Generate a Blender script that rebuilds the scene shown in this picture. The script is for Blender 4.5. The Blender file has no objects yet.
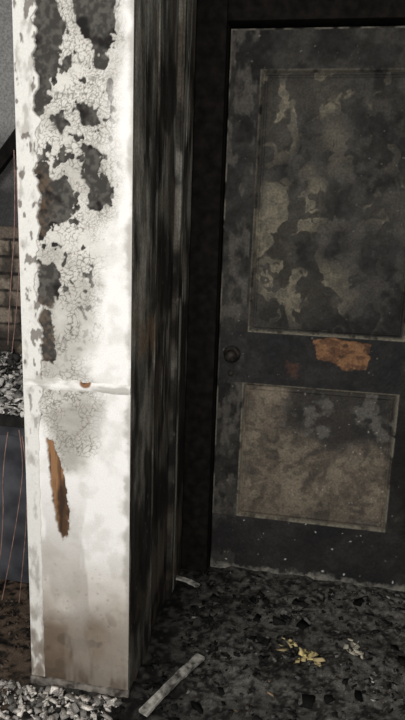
import bpy, math, numpy as np
from mathutils import Matrix, Vector
rng=np.random.default_rng(7)
scene=bpy.context.scene
scene.view_settings.view_transform='Standard'

# ---------------- camera (solved from the room geometry) ----------------
F,PI_,YA,RO,H=637.8,.2200,.1772,.0338,1.3985
DX0,DX1,DY,DZ=-.3603,.415,2.3451,2.03          # door slab
C0,C1,CY=-.7727,-.4723,1.5756                   # column
CE=2.2664                                       # far end of column side
fw=np.array([-np.sin(YA)*np.cos(PI_),np.cos(YA)*np.cos(PI_),-np.sin(PI_)])
r0=np.array([np.cos(YA),np.sin(YA),0.]); u0=np.cross(r0,fw)
rr=r0*np.cos(RO)+u0*np.sin(RO); uu=u0*np.cos(RO)-r0*np.sin(RO)
cam=bpy.data.cameras.new('camera'); camo=bpy.data.objects.new('camera',cam); scene.collection.objects.link(camo)
camo.matrix_world=Matrix(((rr[0],uu[0],-fw[0],0),(rr[1],uu[1],-fw[1],0),(rr[2],uu[2],-fw[2],H),(0,0,0,1)))
cam.sensor_fit='VERTICAL'; cam.sensor_height=36; cam.lens=F/720*36; cam.clip_start=.01
scene.camera=camo
def survey(px,py,axis,val):
    """measured photo point -> real world point on the wall plane axis=val"""
    X=(px-202.5)/F; Y=-(py-360)/F
    d=fw+X*rr+Y*uu
    o=np.array([0,0,H]); t=(val-o[axis])/d[axis]
    return o+d*t
def colpt(p): q=survey(p[0],p[1],1,CY); return (q[0],q[2])
def doorpt(p): q=survey(p[0],p[1],1,DY); return (q[0],q[2])
def sidept(p): q=survey(p[0],p[1],0,C1); return (q[1],q[2])

# ---------------- numpy helpers ----------------
def lin(c):
    c=np.array(c,float)/255.; return np.where(c<.04045,c/12.92,((c+.055)/1.055)**2.4)
def hsh(ix,iy,s):
    h=(ix.astype(np.int64)*374761393+iy.astype(np.int64)*668265263+s*1442695041)&0xffffffff
    h=((h^(h>>13))*1274126177)&0xffffffff; h=(h^(h>>16))&0xffffffff
    return h/4294967295.
def vn(x,y,s=0):
    ix=np.floor(x);iy=np.floor(y);fx=x-ix;fy=y-iy
    fx=fx*fx*(3-2*fx);fy=fy*fy*(3-2*fy)
    a=hsh(ix,iy,s);b=hsh(ix+1,iy,s);c=hsh(ix,iy+1,s);d=hsh(ix+1,iy+1,s)
    return (a*(1-fx)+b*fx)*(1-fy)+(c*(1-fx)+d*fx)*fy
def fbm(x,y,s=0,o=4):
    # each octave is rotated so no lattice shows
    t=0;a=.5;n=0
    for i in range(o):
        t=t+a*vn(x*2**i+i*17.3,y*2**i-i*9.1,s+i);n+=a;a*=.5
        x,y=.8*x-.6*y,.6*x+.8*y
    return t/n
def sfbm(x,y,s=0,o=4): # unrotated (for streaks)
    t=0;a=.5;n=0
    for i in range(o):
        t=t+a*vn(x*2**i+i*17.3,y*2**i-i*9.1,s+i);n+=a;a*=.5
    return t/n
def sst(a,b,x):
    t=np.clip((x-a)/(b-a),0,1);return t*t*(3-2*t)
def voro(x,y,s=0):
    ix=np.floor(x);iy=np.floor(y);f1=np.full(x.shape,9.);f2=np.full(x.shape,9.)
    for dx in(-1,0,1):
        for dy in(-1,0,1):
            cx=ix+dx;cy=iy+dy
            d=np.hypot(cx+hsh(cx,cy,s)-x,cy+hsh(cx,cy,s+5)-y)
            f2=np.minimum(f2,np.maximum(f1,d));f1=np.minimum(f1,d)
    return f1,f2-f1
def specks(U,W,sc,prob,r,s):
    """sparse irregular dots, radius r (m) at most, sc cells per metre"""
    x=U*sc+(vn(U*sc*2.5,W*sc*2.5,s+9)-.5)*.25;y=W*sc+(vn(U*sc*2.5,W*sc*2.5,s+12)-.5)*.25
    ix=np.floor(x);iy=np.floor(y);m=np.zeros(x.shape)
    for dx in(-1,0,1):
        for dy in(-1,0,1):
            cx=ix+dx;cy=iy+dy
            rad=r*sc*(.3+.7*hsh(cx,cy,s+3)**2)*(hsh(cx,cy,s+7)<prob)
            d=np.hypot(cx+hsh(cx,cy,s)-x,cy+hsh(cx,cy,s+5)-y)
            m=np.maximum(m,sst(rad,rad*.4-1e-6,d)*(rad>0))
    return m
def sdist(U,W,poly):
    P=np.array(poly);n=len(P);D=np.full(U.shape,1e9);ins=np.zeros(U.shape,bool)
    for i in range(n):
        a=P[i];b=P[(i+1)%n];e=b-a
        t=np.clip(((U-a[0])*e[0]+(W-a[1])*e[1])/(e@e+1e-12),0,1)
        D=np.minimum(D,np.hypot(U-a[0]-t*e[0],W-a[1]-t*e[1]))
        if abs(b[1]-a[1])>1e-12:
            c=((a[1]>W)!=(b[1]>W))&(U<(b[0]-a[0])*(W-a[1])/(b[1]-a[1])+a[0]);ins^=c
    return np.where(ins,-D,D)
def pmask(U,W,pts,conv,soft=.004,amp=.012,sc=60,s=3):
    d=sdist(U,W,[conv(p) for p in pts])
    d=d+(fbm(U*sc,W*sc,s,3)-.5)*2*amp
    return sst(soft,-soft,d)
def mix(a,b,m):
    m=np.asarray(m)[...,None]; return a*(1-m)+np.asarray(b)*m

# ---------------- object helpers ----------------
def empty(name,parent=None):
    o=bpy.data.objects.new(name,None);scene.collection.objects.link(o);o.empty_display_size=.1
    if parent:o.parent=parent
    return o
def mat_attr(name,noise=.25,scale=220,bump=.25,spec=.35):
    m=bpy.data.materials.new(name);m.use_nodes=True;nt=m.node_tree;N=nt.nodes;L=nt.links
    b=N['Principled BSDF'];a=N.new('ShaderNodeAttribute');a.attribute_name='Col'
    tc=N.new('ShaderNodeTexCoord');nz=N.new('ShaderNodeTexNoise');nz.inputs['Scale'].default_value=scale;nz.inputs['Detail'].default_value=4
    L.new(tc.outputs['Object'],nz.inputs['Vector'])
    mr=N.new('ShaderNodeMapRange');mr.inputs[1].default_value=.3;mr.inputs[2].default_value=.7;mr.inputs[3].default_value=1-noise;mr.inputs[4].default_value=1+noise
    L.new(nz.outputs['Fac'],mr.inputs[0])
    mx=N.new('ShaderNodeVectorMath');mx.operation='SCALE';L.new(a.outputs['Color'],mx.inputs[0]);L.new(mr.outputs[0],mx.inputs['Scale'])
    L.new(mx.outputs[0],b.inputs['Base Color']);L.new(a.outputs['Alpha'],b.inputs['Roughness'])
    b.inputs['Specular IOR Level'].default_value=spec
    bp=N.new('ShaderNodeBump');bp.inputs['Strength'].default_value=bump;bp.inputs['Distance'].default_value=.003
    L.new(nz.outputs['Fac'],bp.inputs['Height']);L.new(bp.outputs[0],b.inputs['Normal'])
    return m
def mat_noise(name,c1,c2,scale=30,rough=.8,metal=0,bump=.4,spec=.25):
    m=bpy.data.materials.new(name);m.use_nodes=True;nt=m.node_tree;N=nt.nodes;L=nt.links;b=N['Principled BSDF']
    tc=N.new('ShaderNodeTexCoord');nz=N.new('ShaderNodeTexNoise');nz.inputs['Scale'].default_value=scale;nz.inputs['Detail'].default_value=6
    L.new(tc.outputs['Object'],nz.inputs['Vector']);cr=N.new('ShaderNodeValToRGB')
    cr.color_ramp.elements[0].position=.35;cr.color_ramp.elements[1].position=.68
    cr.color_ramp.elements[0].color=(*lin(c1),1);cr.color_ramp.elements[1].color=(*lin(c2),1)
    L.new(nz.outputs['Fac'],cr.inputs[0]);L.new(cr.outputs[0],b.inputs['Base Color'])
    b.inputs['Roughness'].default_value=rough;b.inputs['Metallic'].default_value=metal;b.inputs['Specular IOR Level'].default_value=spec
    bp=N.new('ShaderNodeBump');bp.inputs['Strength'].default_value=bump;bp.inputs['Distance'].default_value=.004
    L.new(nz.outputs['Fac'],bp.inputs['Height']);L.new(bp.outputs[0],b.inputs['Normal'])
    return m
def raw_mesh(name,V,Fq,mat,col=None,rough=None,smooth=True,parent=None):
    me=bpy.data.meshes.new(name);k=Fq.shape[1]
    me.vertices.add(len(V));me.vertices.foreach_set('co',V.astype(np.float32).ravel())
    me.loops.add(Fq.size);me.loops.foreach_set('vertex_index',Fq.astype(np.int32).ravel())
    me.polygons.add(len(Fq));me.polygons.foreach_set('loop_start',np.arange(0,Fq.size,k,dtype=np.int32))
    me.polygons.foreach_set('use_smooth',np.full(len(Fq),smooth))
    me.update(calc_edges=True);me.validate()
    if col is not None:
        a=me.attributes.new('Col','FLOAT_COLOR','POINT')
        c=np.ones((len(V),4),np.float32);c[:,:3]=np.clip(col,0,1);c[:,3]=.8 if rough is None else rough
        a.data.foreach_set('color',c.ravel())
    me.materials.append(mat);o=bpy.data.objects.new(name,me);scene.collection.objects.link(o)
    if parent:o.parent=parent
    return o
def grid(name,us,ws,fn,mat,parent=None):
    U,W=np.meshgrid(us,ws);XYZ,col,ro=fn(U,W)
    V=np.stack([a.ravel() for a in XYZ],1);nu,nw=len(us),len(ws)
    i=np.arange(nw-1)[:,None]*nu+np.arange(nu-1)[None,:];i=i.ravel()
    Fq=np.stack([i,i+1,i+nu+1,i+nu],1)
    return raw_mesh(name,V,Fq,mat,col.reshape(-1,3),np.broadcast_to(ro,U.shape).ravel(),True,parent)
def box(name,a,b,mat,parent=None,bev=.002):
    x0,y0,z0=a;x1,y1,z1=b
    c=Vector(((x0+x1)/2,(y0+y1)/2,(z0+z1)/2));h=((x1-x0)/2,(y1-y0)/2,(z1-z0)/2)
    V=np.array([(sx*h[0],sy*h[1],sz*h[2]) for sx in(-1,1) for sy in(-1,1) for sz in(-1,1)])
    Fq=np.array([(0,1,3,2),(4,6,7,5),(0,4,5,1),(2,3,7,6),(0,2,6,4),(1,5,7,3)])
    o=raw_mesh(name,V,Fq,mat,smooth=False,parent=parent);o.location=c
    if bev:
        m=o.modifiers.new('bevel','BEVEL');m.width=bev;m.segments=2
    return o
def lathe(name,prof,mat,loc,axis='y',seg=32,parent=None):
    a=np.linspace(0,2*np.pi,seg,endpoint=False);V=[]
    for r,t in prof:
        for q in a: V.append((r*math.cos(q),-t,r*math.sin(q)))
    Fq=[]
    for i in range(len(prof)-1):
        for j in range(seg):
            Fq.append((i*seg+j,i*seg+(j+1)%seg,(i+1)*seg+(j+1)%seg,(i+1)*seg+j))
    o=raw_mesh(name,np.array(V),np.array(Fq),mat,parent=parent);o.location=loc
    return o
def chips(name,P,size,cols,mat,parent=None,flat=.35,seed=1):
    g=np.random.default_rng(seed);n=len(P)
    base=np.array([(x,y,z) for x in(-1,1) for y in(-1,1) for z in(-1,1)],float)
    V=base[None]*(1+g.uniform(-.55,.5,(n,8,3)))
    V*=np.stack([g.uniform(.5,1.3,n),g.uniform(.35,1.,n),g.uniform(.5,1.,n)*flat],1)[:,None]*size[:,None,None]*.5
    q=g.normal(size=(n,4))*np.array([1,.25,.25,1.2]);q/=np.linalg.norm(q,axis=1)[:,None];w,x,y,z=q.T
    R=np.stack([1-2*(y*y+z*z),2*(x*y-z*w),2*(x*z+y*w),2*(x*y+z*w),1-2*(x*x+z*z),2*(y*z-x*w),2*(x*z-y*w),2*(y*z+x*w),1-2*(x*x+y*y)],1).reshape(n,3,3)
    V=np.einsum('nij,nkj->nki',R,V)+P[:,None]
    f=np.array([(0,1,3,2),(4,6,7,5),(0,4,5,1),(2,3,7,6),(0,2,6,4),(1,5,7,3)])
    Fq=(f[None]+np.arange(n)[:,None,None]*8).reshape(-1,4)
    return raw_mesh(name,V.reshape(-1,3),Fq,mat,np.repeat(cols,8,axis=0),.9,True,parent)

M_paint=mat_attr('charred_paint',.06,260,.2,.15)
M_soot=mat_attr('sooty_wood',.3,120,.35,.25)
M_ash=mat_attr('ash_rubble',.45,300,.6,.1)
M_black=mat_noise('charred_black',(8,7,6),(28,24,21),30,.85,spec=.12)
M_dark=mat_noise('sooty_dark',(18,17,16),(44,41,38),25,.85,spec=.15)

# ================= COLUMN =================
column=empty('square_column')
dark_patches=[
 [(33,-5),(56,-5),(60,15),(66,30),(58,48),(62,66),(52,78),(50,98),(43,118),(36,132),(33,90)],
 [(70,-5),(118,-5),(116,22),(112,48),(104,70),(97,68),(92,44),(82,34),(74,16)],
 [(74,108),(84,104),(98,110),(100,124),(86,128)],
 [(80,146),(96,146),(104,158),(100,174),(110,184),(111,205),(100,214),(90,210),(88,190),(84,172)],
 [(35,160),(48,160),(54,178),(64,176),(76,188),(78,208),(66,222),(52,224),(44,240),(36,242)],
 [(37,262),(54,262),(61,276),(58,296),(50,306),(38,306)],
 [(38,306),(48,310),(52,326),(56,346),(54,364),(39,362)],
 [(52,118),(62,112),(68,122),(60,132)],
 [(62,60),(70,56),(72,66),(64,70)],[(66,130),(76,134),(72,142)],
 [(54,242),(60,240),(60,250),(55,250)],
]
wood_poly=[(47,438),(54,442),(58,456),(64,470),(67,492),(69,512),(69,532),(63,541),(58,528),(54,506),(50,478)]
crack_poly=[(33,-10),(116,-10),(114,60),(114,150),(108,225),(100,270),(92,330),(84,380),(100,402),(98,440),(88,470),(62,470),(48,430),(40,395),(37,300),(33,120)]
def fcol(U,W):
    n=fbm(U*25,W*25,11,4);n2=fbm(U*90,W*90,21,3);n9=fbm(U*8,W*8,13,4)
    wx=U+(fbm(U*45,W*45,5,3)-.5)*.024;wz=W+(fbm(U*45,W*45,6,3)-.5)*.024
    f1,ed=voro(wx*72,wz*90,3);f1b,edb=voro(wx*160,wz*180,8)
    col=np.ones(U.shape+(3,))*lin((236,234,230))
    col=mix(col,lin((198,195,188)),sst(.45,.75,n)*.45)
    cm=pmask(U,W,crack_poly,colpt,.035,.03,18,4)
    wid=.12+.2*fbm(U*12,W*12,37,3)
    crack=cm*np.maximum(sst(wid,.02,ed)*sst(.30,.5,fbm(U*22,W*22,39,3)),.7*sst(.22,.02,edb)*sst(.42,.62,fbm(U*14,W*14,31,3)))
    col=mix(col,lin((204,200,191)),cm*.8)
    col=mix(col,lin((164,160,151)),cm*sst(.45,.7,n9)*.6)
    col=mix(col,lin((88,83,75)),crack*.78)
    dark=np.zeros(U.shape);halo=np.zeros(U.shape)
    for k,p in enumerate(dark_patches):
        dark=np.maximum(dark,pmask(U,W,p,colpt,.0018,.016,70,30+k))
        halo=np.maximum(halo,pmask(U,W,p,colpt,.025,.01,30,60+k))
    sp=sst(.68,.71,fbm(U*55,W*45,77,3))*cm*sst(.9,1.3,W)
    dark=np.maximum(dark,sp)
    col=mix(col,lin((140,135,126)),halo*.3)
    dc=np.ones(U.shape+(3,))*lin((62,60,57));dc=mix(dc,lin((92,89,84)),sst(.4,.7,n2)*.8);dc=mix(dc,lin((34,32,31)),sst(.50,.72,n))
    dc=mix(dc,lin((92,76,60)),pmask(U,W,[(36,165),(50,165),(54,200),(46,238),(36,238)],colpt,.02,.03,30,9)*.7*sst(.3,.6,n2))
    dc=mix(dc,lin((104,84,66)),pmask(U,W,[(38,300),(52,305),(54,362),(38,360)],colpt,.02,.03,30,9)*.5*sst(.3,.6,n2))
    col=mix(col,dc,dark)
    z=W
    br=sst(.52,.20,z+(n9-.5)*.25)
    col=mix(col,lin((162,150,135)),br*.85)
    br2=sst(.34,.12,z+(fbm(U*9,W*9,15,3)-.5)*.22)
    col=mix(col,lin((104,89,74)),br2*(.6+.35*sst(C1-.02,C1-.2,U+(n-.5)*.12)))
    col=mix(col,lin((72,60,50)),sst(.13,.01,z+(n-.5)*.1)*.65)
    col=mix(col,lin((68,58,49)),sst(.54,.66,n)*br2*.45)
    col=mix(col,lin((96,84,72)),specks(U,W,55,.35,.008,41)*br*.4)
    col=mix(col,lin((150,142,132)),sst(.46,.62,sfbm(U*16,W*5,47,4))*sst(.75,.4,z)*.5)
    col=mix(col,lin((150,144,134)),sst(C1-.02,C1-.002,U+(n-.5)*.03)*.6)
    wm=pmask(U,W,wood_poly,colpt,.0015,.006,90,50)
    wv=sfbm(U*160,W*10,51,4);wc=np.ones(U.shape+(3,))*lin((142,106,74));wc=mix(wc,lin((94,68,48)),sst(.4,.65,wv));wc=mix(wc,lin((44,34,28)),pmask(U,W,[(58,485),(68,475),(70,535),(62,542),(57,528)],colpt,.010,.010,60,2)*.8)
    col=mix(col,wc,wm)
    rim=pmask(U,W,wood_poly,colpt,.006,.008,90,50)*(1-wm)
    col=mix(col,lin((62,54,46)),rim*.75)
    g=pmask(U,W,[(46,402),(104,402),(100,432),(84,452),(76,470),(62,462),(56,436),(48,430)],colpt,.02,.02,30,14)
    col=mix(col,lin((136,131,122)),g*.4*(1-wm))
    h=.0022*(1-dark)*(1-.35*crack)+.0006*n2-.004*wm+.0012*rim
    h=h+.004*cm*(1-dark)*(fbm(U*60,W*60,12,2)-.5)
    return (U,CY-h,W),col,.7+.25*dark
grid('front_face',np.arange(C0,C1+.001,.0019),np.arange(-.01,2.5,.0022),fcol,M_paint,column)

g1=sidept((160,0))[0];g2=sidept((184,0))[0]
def fside(U,W):   # U = y depth, W = z
    st=sfbm(U*13,W*3.6,5,5);st2=sfbm(U*50,W*7,8,4);n=fbm(U*14,W*9,4,5);n8=fbm(U*6,W*4,14,4);nf=fbm(U*60,W*50,24,3)
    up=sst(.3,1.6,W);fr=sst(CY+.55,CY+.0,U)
    col=np.ones(U.shape+(3,))*lin((48,44,39))
    col=mix(col,lin((98,91,80)),sst(.36,.62,n)*(.5+.5*up))
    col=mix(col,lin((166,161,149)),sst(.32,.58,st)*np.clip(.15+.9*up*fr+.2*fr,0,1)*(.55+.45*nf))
    col=mix(col,lin((184,181,170)),sst(.54,.70,st2)*(.15+.4*up))
    col=mix(col,lin((16,14,13)),sst(.44,.34,st2)*.45)
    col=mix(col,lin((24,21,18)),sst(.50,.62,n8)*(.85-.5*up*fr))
    e=sst(.022,.004,np.abs(U-(g2+.035)))*sst(.38,.52,sfbm(U*10,W*5,33,3))
    col=mix(col,lin((172,172,158)),e*.85)
    e=sst(.012,.003,np.abs(U-(g1+.015)))*sst(.42,.55,sfbm(U*10,W*6,35,3))
    col=mix(col,lin((140,136,124)),e*.5)
    c=sst(.010,.001,U-CY+(n-.5)*.03);col=mix(col,lin((160,155,145)),c*.8)
    p=pmask(U,W,[(134,316),(156,322),(160,350),(136,354)],sidept,.03,.04,20,5)
    col=mix(col,lin((126,106,84)),p*.75*sst(.35,.6,st2+.1))
    p=pmask(U,W,[(134,300),(150,300),(142,312),(134,318)],sidept,.02,.02,30,5)
    col=mix(col,lin((140,132,116)),p*.6)
    p=pmask(U,W,[(160,186),(170,190),(168,212),(161,214)],sidept,.02,.02,30,5)
    col=mix(col,lin((130,124,110)),p*.6)
    col=mix(col,lin((130,126,116)),specks(U,W,28,.3,.008,65)*.4)
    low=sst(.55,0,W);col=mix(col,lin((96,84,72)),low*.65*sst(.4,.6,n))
    h=np.zeros(U.shape);h-=.010*sst(.006,.002,np.abs(U-g1));h-=.012*(U>g1+.02)*(U<g2-.01)
    h+=.006*(U>g2);h-=.008*sst(.005,.002,np.abs(U-g2-.06))
    h+=.002*(st2-.5)
    return (C1+h,U,W),col,.65+.3*st
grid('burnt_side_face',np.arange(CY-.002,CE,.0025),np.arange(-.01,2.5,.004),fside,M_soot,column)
box('core',(C0+.001,CY+.003,0),(C1-.02,2.64,2.5),M_dark,column,0)
def fstrip(U,W):
    n=fbm(U*60,W*25,3,4)
    col=np.ones(U.shape+(3,))*lin((218,216,210));col=mix(col,lin((150,144,136)),sst(.5,.75,n)*.6)
    col=mix(col,lin((92,84,76)),sst(.64,.70,fbm(U*70,W*36,5,3))*.8*sst(.6,1.,W))
    col=mix(col,lin((108,93,78)),sst(.46,.05,W)*.8*sst(.25,.55,n))
    hi=sst(.78,.95,W)
    edge=C0+.040+.012*hi+(fbm(U*0+3,W*34,9,4)-.5)*(.006+.036*hi)
    col=mix(col,lin((90,82,74)),sst(.005,.001,edge-U)*(.3+.4*hi))  # edge shadow of the strip painted into its colour, fainter low down
    t=sst(edge,edge-.003,U)
    return (np.minimum(U,edge),CY+.0005-.004*t-.001*hi,W),col,.7
grid('corner_trim',np.arange(C0-.004,C0+.076,.002),np.arange(-.005,2.5,.003),fstrip,M_paint,column)
zb=colpt((80,386))[1]
def fband(U,W):
    n=fbm(U*40,W*40,3,3);n5=fbm(U*12,W*30,4,4);col=np.ones(U.shape+(3,))*lin((234,232,227));col=mix(col,lin((160,155,146)),sst(.5,.7,n5)*.7)
    hx,hz=colpt((86,382));d=np.hypot(U-hx,W-hz)+(n-.5)*.006;col=mix(col,lin((128,92,64)),sst(.018,.012,d));col=mix(col,lin((30,22,18)),sst(.007,.004,np.hypot(U-hx+.004,W-hz)))
    t=sst(.028+.020*(fbm(U*25,W*0+2,4,3)-.5),.004,np.abs(W-zb))
    return (U,CY+.003-.009*t+.002*sst(.011,.006,d),W),col,.7
grid('cross_band',np.arange(C0,C1+.001,.002),np.arange(zb-.035,zb+.035,.002),fband,M_paint,column)
box('base_strip',(C0-.006,CY-.012,-.01),(C1+.004,CY+.01,.022),mat_noise('base_grey',(60,54,48),(140,134,126),40,.8),column,.004)

# ================= DOOR =================
door=empty('door_1')
LX0,LX1,LZ0,LZ1=-.2607,.314,.2404,.7879
UX0,UX1,UZ0,UZ1=-.2500,.314,.9876,1.899
def rd(U,W,x0,x1,z0,z1):
    return np.minimum(np.minimum(U-x0,x1-U),np.minimum(W-z0,z1-W))
def fdoor(U,W):
    n=fbm(U*7,W*7,3,5);n2=fbm(U*45,W*45,13,4);n3=fbm(U*130,W*130,23,2);n4=fbm(U*18,W*18,29,5)
    wu=U+(fbm(U*14,W*14,71,3)-.5)*.12;wv=W+(fbm(U*14,W*14,72,3)-.5)*.12
    sw=fbm(wu*19,wv*16,91,3)
    blot=sst(.46,.62,sw)*.6+.4*sst(.53,.56,sw);rim=sst(.022,.004,np.abs(sw-.545))*sst(.4,.6,fbm(U*20,W*20,93,3))
    a=rd(U,W,UX0,UX1,UZ0,UZ1);b=rd(U,W,LX0,LX1,LZ0,LZ1);ins=np.maximum(a,b)
    col=np.ones(U.shape+(3,))*lin((37,35,32));col=mix(col,lin((58,55,50)),sst(.42,.68,n4)*.8)
    col=mix(col,lin((17,16,15)),sst(.46,.66,n)*.85)
    ua=a>0
    uc=np.ones(U.shape+(3,))*lin((46,44,41));uc=mix(uc,lin((27,26,24)),sst(.40,.60,n));uc=mix(uc,lin((68,65,60)),sst(.48,.68,n4)*.6)
    hm=np.zeros(U.shape)
    for i,p in enumerate([
        [(262,78),(300,74),(348,74),(356,96),(330,116),(300,112),(292,140),(272,156),(262,130)],
        [(252,200),(268,182),(292,200),(312,174),(334,190),(326,226),(300,236),(290,256),(308,280),(286,304),(254,304),(250,250)],
        [(284,268),(330,270),(344,300),(300,320),(270,316)],
        [(352,84),(398,78),(402,112),(370,116)],[(362,196),(404,192),(404,216),(366,220)],
        [(330,130),(396,140),(398,165),(340,160)]]):
        hm=np.maximum(hm,pmask(U,W,p,doorpt,.055,.05,14,i+40)*(1 if i<3 else .5))
    uc=mix(uc,lin((84,79,69)),hm*.30)
    uc=mix(uc,lin((130,122,104)),hm*blot*(.35+.4*sst(.35,.65,n2)))
    uc=mix(uc,lin((150,142,123)),hm*rim*.45)
    uc=mix(uc,lin((104,99,90)),(1-hm)*blot*.14)
    uc=mix(uc,lin((130,128,121)),specks(U,W,26,.3,.005,17)*.4*sst(-.1,.2,U))
    uc=mix(uc,lin((16,15,14)),sst(.05,0,a)*.4*sst(.4,.6,n4))
    col=mix(col,uc,ua)
    la=b>0
    lc=np.ones(U.shape+(3,))*lin((50,47,44))
    m=pmask(U,W,[(243,383),(290,386),(286,420),(298,446),(330,458),(396,444),(388,530),(236,520)],doorpt,.05,.05,14,61)
    lc=mix(lc,lin((114,103,89)),m*(.35+.55*sst(.36,.56,fbm(wu*16,wv*16,66,4))))
    lc=mix(lc,lin((144,133,115)),m*blot*.3)
    lc=mix(lc,lin((36,34,32)),sst(.52,.64,n)*.6*(1-m*.5))
    lc=mix(lc,lin((104,101,95)),(1-m)*sst(.52,.66,n4)*.6)
    lc=mix(lc,lin((180,176,164)),specks(U,W,34,.4,.005,19)*.55*sst(LX0+.05,LX0+.35,U))
    lc=mix(lc,lin((74,67,58)),sst(LZ0+.09,LZ0,W)*.55)
    lc=mix(lc,lin((60,56,50)),sst(.5,.7,fbm(U*50,W*50,67,3))*.5)
    col=mix(col,lc,la)
    ed=sst(.007,.002,np.abs(ins-.003))*sst(.3,.5,fbm(U*30,W*30,44,3))
    col=mix(col,lin((124,118,104)),ed*(.35+.5*(W<UZ0+.02)))
    eo=np.minimum(np.minimum(U-DX0,DX1-U),DZ-W)
    col=mix(col,lin((132,127,116)),sst(.008,.003,eo)*sst(.35,.55,fbm(U*20,W*14,45,3))*.85)
    ls=(U<LX0)&(ins<0)
    col=mix(col,lin((84,80,74)),ls*sst(.46,.66,fbm(U*34,W*18,46,5))*.65)
    mr=(W>LZ1)&(W<UZ0)
    col=mix(col,lin((30,30,31)),mr*.65)
    bl=(W<LZ0);col=mix(col,lin((34,33,34)),bl*.55)
    col=mix(col,lin((205,204,198)),specks(U,W,18,.25,.006,88)*bl*.75)
    col=mix(col,lin((140,137,128)),specks(U,W,30,.2,.005,89)*(ins<0)*.4)
    w=pmask(U,W,[(314,340),(330,338),(352,341),(371,345),(370,360),(366,370),(346,370),(330,362),(317,358)],doorpt,.002,.009,60,70)
    wc=mix(np.ones(U.shape+(3,))*lin((122,88,60)),lin((90,63,44)),sst(.4,.65,sfbm(U*30,W*60,52,3)));wc=mix(wc,lin((50,40,34)),sst(.56,.7,n2)*.7)
    col=mix(col,wc,w)
    w2=pmask(U,W,[(288,362),(298,364),(297,378),(289,376)],doorpt,.010,.012,60,71);col=mix(col,lin((80,54,42)),w2*.6)
    col=mix(col,lin((130,127,118)),sst(.035,.0,W+(n2-.5)*.06)*.85)
    h=np.where(ins>0,-.014*sst(0,.010,ins)+.004*sst(.014,.018,ins)*sst(.026,.022,ins),0.)
    h=h+.0015*(n2-.5)+.001*(n3-.5)-.002*w-.006*sst(.004,0,eo)
    return (U,DY-h,W),col,.55+.35*n2
grid('panelled_face',np.arange(DX0,DX1+.001,.0024),np.arange(0,DZ+.001,.0026),fdoor,M_soot,door)
box('slab',(DX0+.001,DY+.022,0),(DX1-.001,DY+.045,DZ-.001),M_dark,door,0)
kp=survey(232,354,1,DY)
M_knob=mat_noise('burnt_brass',(22,20,18),(56,51,45),60,.65,.4,.3)
lathe('knob_rosette',[(.0001,.008),(.022,.008),(.030,.005),(.033,0),(.033,-.002)],M_knob,(kp[0],DY,kp[2]),parent=door)
lathe('knob',[(.0001,.056),(.010,.056),(.019,.052),(.024,.044),(.023,.036),(.016,.028),(.010,.024),(.010,.006),(.014,.004)],M_knob,(kp[0],DY,kp[2]),parent=door)
lathe('keyhole_escutcheon',[(.0001,.004),(.008,.004),(.011,.002),(.012,-.001)],M_knob,(kp[0]-.002,DY,kp[2]-.075),parent=door)

frame=empty('trim_1')
box('left_casing',(C1-.01,2.295,0),(DX0-.006,2.42,2.12),M_black,frame,.004)
box('left_stop',(DX0-.03,2.33,0),(DX0-.004,2.42,2.06),M_black,frame,.002)
box('head_casing',(DX0-.006,2.300,DZ+.012),(DX1+.10,2.42,DZ+.12),M_black,frame,.004)
box('right_casing',(DX1+.006,2.300,0),(DX1+.10,2.42,DZ+.012),M_black,frame,.004)
wb=empty('wall_back')
M_wall=mat_noise('smoked_plaster',(14,14,14),(52,50,47),6,.9)
box('over_door',(C1-.02,2.42,2.06),(1.3,2.52,2.5),M_wall,wb,0)
box('right_of_door',(DX1+.03,2.42,0),(1.3,2.52,2.06),M_wall,wb,0)
box('behind_door',(C1-.02,2.44,0),(DX1+.03,2.52,2.06),M_black,wb,0)
box('wall_right',(1.3,.6,0),(1.4,2.52,2.5),M_wall,None,0)
box('ceiling',(-2.4,1.0,2.5),(1.4,2.8,2.6),M_wall,None,0)

# ================= FLOOR & RUBBLE =================
def fh(x,y):
    return .014*(fbm(x*7,y*7,101,3)-.4)+.020*(fbm(x*26,y*26,102,4)-.5)+.02*sst(2.0,2.3,y)*(fbm(x*12,y*12,103,3)-.3)
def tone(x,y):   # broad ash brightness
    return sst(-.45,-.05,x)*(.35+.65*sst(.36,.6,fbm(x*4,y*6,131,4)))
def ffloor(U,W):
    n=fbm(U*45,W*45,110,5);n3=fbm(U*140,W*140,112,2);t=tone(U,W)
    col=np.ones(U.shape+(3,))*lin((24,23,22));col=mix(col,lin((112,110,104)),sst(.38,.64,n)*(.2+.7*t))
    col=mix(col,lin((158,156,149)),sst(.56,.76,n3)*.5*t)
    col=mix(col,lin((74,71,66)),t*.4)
    leftb=sst(-.72,-.86,U);col=mix(col,lin((98,82,68)),leftb*.7*sst(.3,.6,n))
    return (U,W,fh(U,W)+.006*(n-.5)+.002*(n3-.5)),col,.9
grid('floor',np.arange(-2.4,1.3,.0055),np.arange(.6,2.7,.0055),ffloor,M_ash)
N=30000
x=rng.uniform(-1.3,1.0,N);y=rng.uniform(1.15,2.31,N)
keep=~((x>C0-.03)&(x<C1+.03)&(y>CY-.02));keep&=~((x<C0+.02)&(y>1.95));keep&=rng.random(N)<.12+.6*sst(.42,.60,fbm(x*9,y*9,140,3))
x,y=x[keep],y[keep];n=len(x)
size=.003+.016*rng.random(n)**5
P=np.stack([x,y,fh(x,y)+size*.05],1)
br=rng.random(n);t=tone(x,y)
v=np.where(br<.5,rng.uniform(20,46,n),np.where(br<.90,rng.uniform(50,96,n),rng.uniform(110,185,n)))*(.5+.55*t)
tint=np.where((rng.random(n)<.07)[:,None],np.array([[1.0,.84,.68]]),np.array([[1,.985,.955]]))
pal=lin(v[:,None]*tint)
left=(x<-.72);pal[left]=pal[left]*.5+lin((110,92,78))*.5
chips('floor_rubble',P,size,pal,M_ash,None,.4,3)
SCR=[(290,648),(303,660),(316,662)];PSC=[(357,655),(352,650)]
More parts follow.
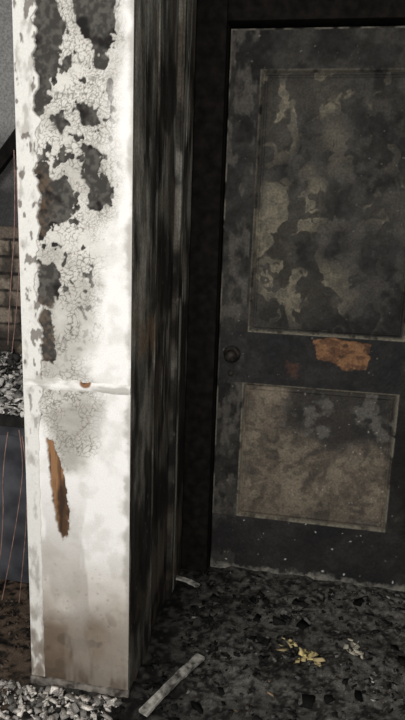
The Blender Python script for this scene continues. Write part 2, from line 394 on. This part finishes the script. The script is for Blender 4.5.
n=240;x=rng.uniform(-.4,.9,n);y=rng.uniform(1.3,2.28,n);size=rng.uniform(.012,.04,n)
d=np.min([np.hypot(x-survey(px,py,2,0)[0],y-survey(px,py,2,0)[1]) for px,py in SCR+PSC+[(170,685),(190,665),(150,702)]],axis=0)
x,y,size=x[d>.08],y[d>.08],size[d>.08];n=len(x)
c=np.array([lin((q,q*.98,q*.95)) for q in np.where(rng.random(n)<.8,rng.uniform(12,34,n),rng.uniform(60,120,n))])
chips('charred_lumps',np.stack([x,y,fh(x,y)+.0],1),size,c,M_ash,None,.45,5)
n=800;x=rng.uniform(-.88,-.49,n);y=CY-.03-rng.random(n)**1.2*.25;size=.006+.026*rng.random(n)**3
c=np.array([lin((q,q*.97,q*.93)) for q in rng.uniform(90,232,n)])
chips('plaster_debris',np.stack([x,y,fh(x,y)+size*.1+.002],1),size,c,M_ash,None,.4,6)
def batten(name,a,b,w,t,mat):
    A=Vector(a);B=Vector(b);L=(B-A).length;k=14;V=[];Fq=[]
    g=np.random.default_rng(5)
    for i in range(k+1):
        s=i/k;jw=1+g.uniform(-.12,.12);bend=.006*math.sin(s*3.1)
        for (p,q) in((-1,0),(1,0),(1,1),(-1,1)): V.append((s*L,p*w/2*jw,q*t+bend))
    for i in range(k):
        for j in range(4): Fq.append((i*4+j,(i+1)*4+j,(i+1)*4+(j+1)%4,i*4+(j+1)%4))
    Fq+= [(0,1,2,3),(k*4+3,k*4+2,k*4+1,k*4)]
    o=raw_mesh(name,np.array(V),np.array(Fq),mat,smooth=False)
    o.location=A;o.rotation_euler=(0,-math.asin((B-A).z/L),math.atan2((B-A).y,(B-A).x));return o
M_bat=mat_noise('sooty_white_paint',(64,61,57),(180,177,168),45,.8)
p0=survey(143,710,2,.03);p1=survey(201,656,2,.03)
batten('fallen_batten',(p0[0],p0[1],.014),(p1[0],p1[1],.024),.028,.010,M_bat)
p0=survey(176,574,2,.02);p1=survey(200,582,2,.02)
batten('fallen_batten',(p0[0],p0[1]-.03,.02),(p1[0],p1[1]-.03,.016),.02,.008,M_bat)
def scraps(name,pts,cols,sz,seed):
    Q=[];C=[];S=[];g=np.random.default_rng(seed)
    for (px,py),c in zip(pts,cols):
        q=survey(px,py,2,.01)
        for k in range(12):
            Q.append((q[0]+g.normal()*.013,q[1]+g.normal()*.013,.014+.002*k));C.append(lin(np.array(c)*g.uniform(.75,1.1)));S.append(sz*g.uniform(.4,1.2))
    return chips(name,np.array(Q),np.array(S),np.array(C),M_paint,None,.25,seed)
scraps('yellow_insulation_scraps',SCR,[(188,172,128),(200,182,130),(166,150,112)],.024,8)
scraps('plaster_scraps',PSC,[(180,173,156),(170,164,148)],.018,9)

# ================= LEFT: hearth recess =================
WY=2.65
def brick(U,W):
    row=np.floor(W/.075);uo=U/.225+.5*(row%2);fu=np.abs((uo%1)-.5)*.225;fv=np.abs((W/.075)%1-.5)*.075
    e=np.minimum(.1125-fu,.0375-fv)+(fbm(U*40,W*40,55,3)-.5)*.008;mort=sst(.008,.003,e)
    n=fbm(U*14,W*14,5,4);hid=hsh(np.floor(uo),row,3)
    col=mix(np.ones(U.shape+(3,))*lin((98,88,79)),lin((136,124,110)),hid);col=mix(col,lin((44,40,37)),sst(.42,.66,n)*.8)
    col=mix(col,lin((34,32,30)),mort)
    top=W>1.33
    pc=mix(np.ones(U.shape+(3,))*lin((60,60,60)),lin((92,91,90)),sst(.4,.65,fbm(U*5,W*5,6,4)))
    pc=mix(pc,lin((150,149,146)),sst(1.62,1.78,W)*.85)
    col=mix(col,pc,top)
    return (U,WY-.006*(1-mort)*(~top)-.03*top,W),col,.85
grid('wall_hearth',np.arange(-2.4,C0+.05,.006),np.arange(0,2.5,.005),brick,M_soot)
cab=empty('hearth_cabinet')
M_cab=mat_noise('blue_grey_board',(48,49,53),(88,89,93),8,.7)
box('front_panel',(-1.9,2.06,0),(C0-.04,2.085,.665),M_cab,cab,.002)
box('left_rail',(-1.9,2.045,.60),(C0-.04,2.06,.665),M_cab,cab,.002)
box('carcass',(-1.88,2.086,0),(C0-.045,2.60,.66),M_dark,cab,.002)
box('top_slab',(-1.92,1.95,.668),(C0-.03,2.62,.708),M_dark,cab,.004)
n=3200;x=rng.uniform(-1.6,C0-.06,n);y=rng.uniform(1.96,2.58,n);size=.005+.04*rng.random(n)**2.5
v=rng.choice([60,130,190,230],n,p=[.22,.23,.30,.25]);c=np.array([lin((k,k*.98,k*.95)) for k in v])
chips('ash_heap',np.stack([x,y,.712+.09*sst(1.96,2.5,y)*rng.random(n)],1),size,c,M_ash,None,.45,12)
M_wire=mat_noise('scorched_copper_wire',(130,100,92),(186,150,138),50,.5,.3)
def wire(name,pts,r):
    cu=bpy.data.curves.new(name,'CURVE');cu.dimensions='3D';cu.bevel_depth=r;sp=cu.splines.new('NURBS');sp.points.add(len(pts)-1)
    for p,q in zip(sp.points,pts): p.co=(*q,1)
    sp.use_endpoint_u=True;sp.order_u=3;cu.materials.append(M_wire)
    o=bpy.data.objects.new(name,cu);scene.collection.objects.link(o);return o
for ps in [[(19,430),(24,460),(20,500),(10,560),(2,600)],[(8,432),(2,470),(4,520),(0,560)],[(22,436),(28,470),(26,540),(18,612)]]:
    wire('hanging_wire',[tuple(survey(a,b,1,1.93)) for a,b in ps],.0016)
wire('hanging_wire',[tuple(survey(a,b,1,2.4)) for a,b in [(14,150),(16,220),(10,290),(8,345)]],.0018)
wire('hanging_wire',[tuple(survey(a,b,1,2.4)) for a,b in [(16,170),(20,240),(18,300),(12,352)]],.0018)
a=survey(-12,186,1,2.5);b=survey(20,140,1,2.5)
batten('charred_beam',(a[0]-.2,2.52,a[2]-.25),(b[0]+.05,2.52,b[2]+.05),.03,.05,M_black)

# ================= LIGHT =================
w=bpy.data.worlds.new('world');scene.world=w;w.use_nodes=True
w.node_tree.nodes['Background'].inputs[0].default_value=(1,.99,.975,1);w.node_tree.nodes['Background'].inputs[1].default_value=.64
ld=bpy.data.lights.new('window_light','AREA');ld.shape='RECTANGLE';ld.size=1.4;ld.size_y=1.6;ld.energy=66;ld.color=(1,.98,.95)
lo=bpy.data.objects.new('window_light',ld);scene.collection.objects.link(lo);lo.location=(-.4,-1.2,2.0)
lo.rotation_euler=(Vector((-.45,1.8,.9))-lo.location).to_track_quat('-Z','Y').to_euler()
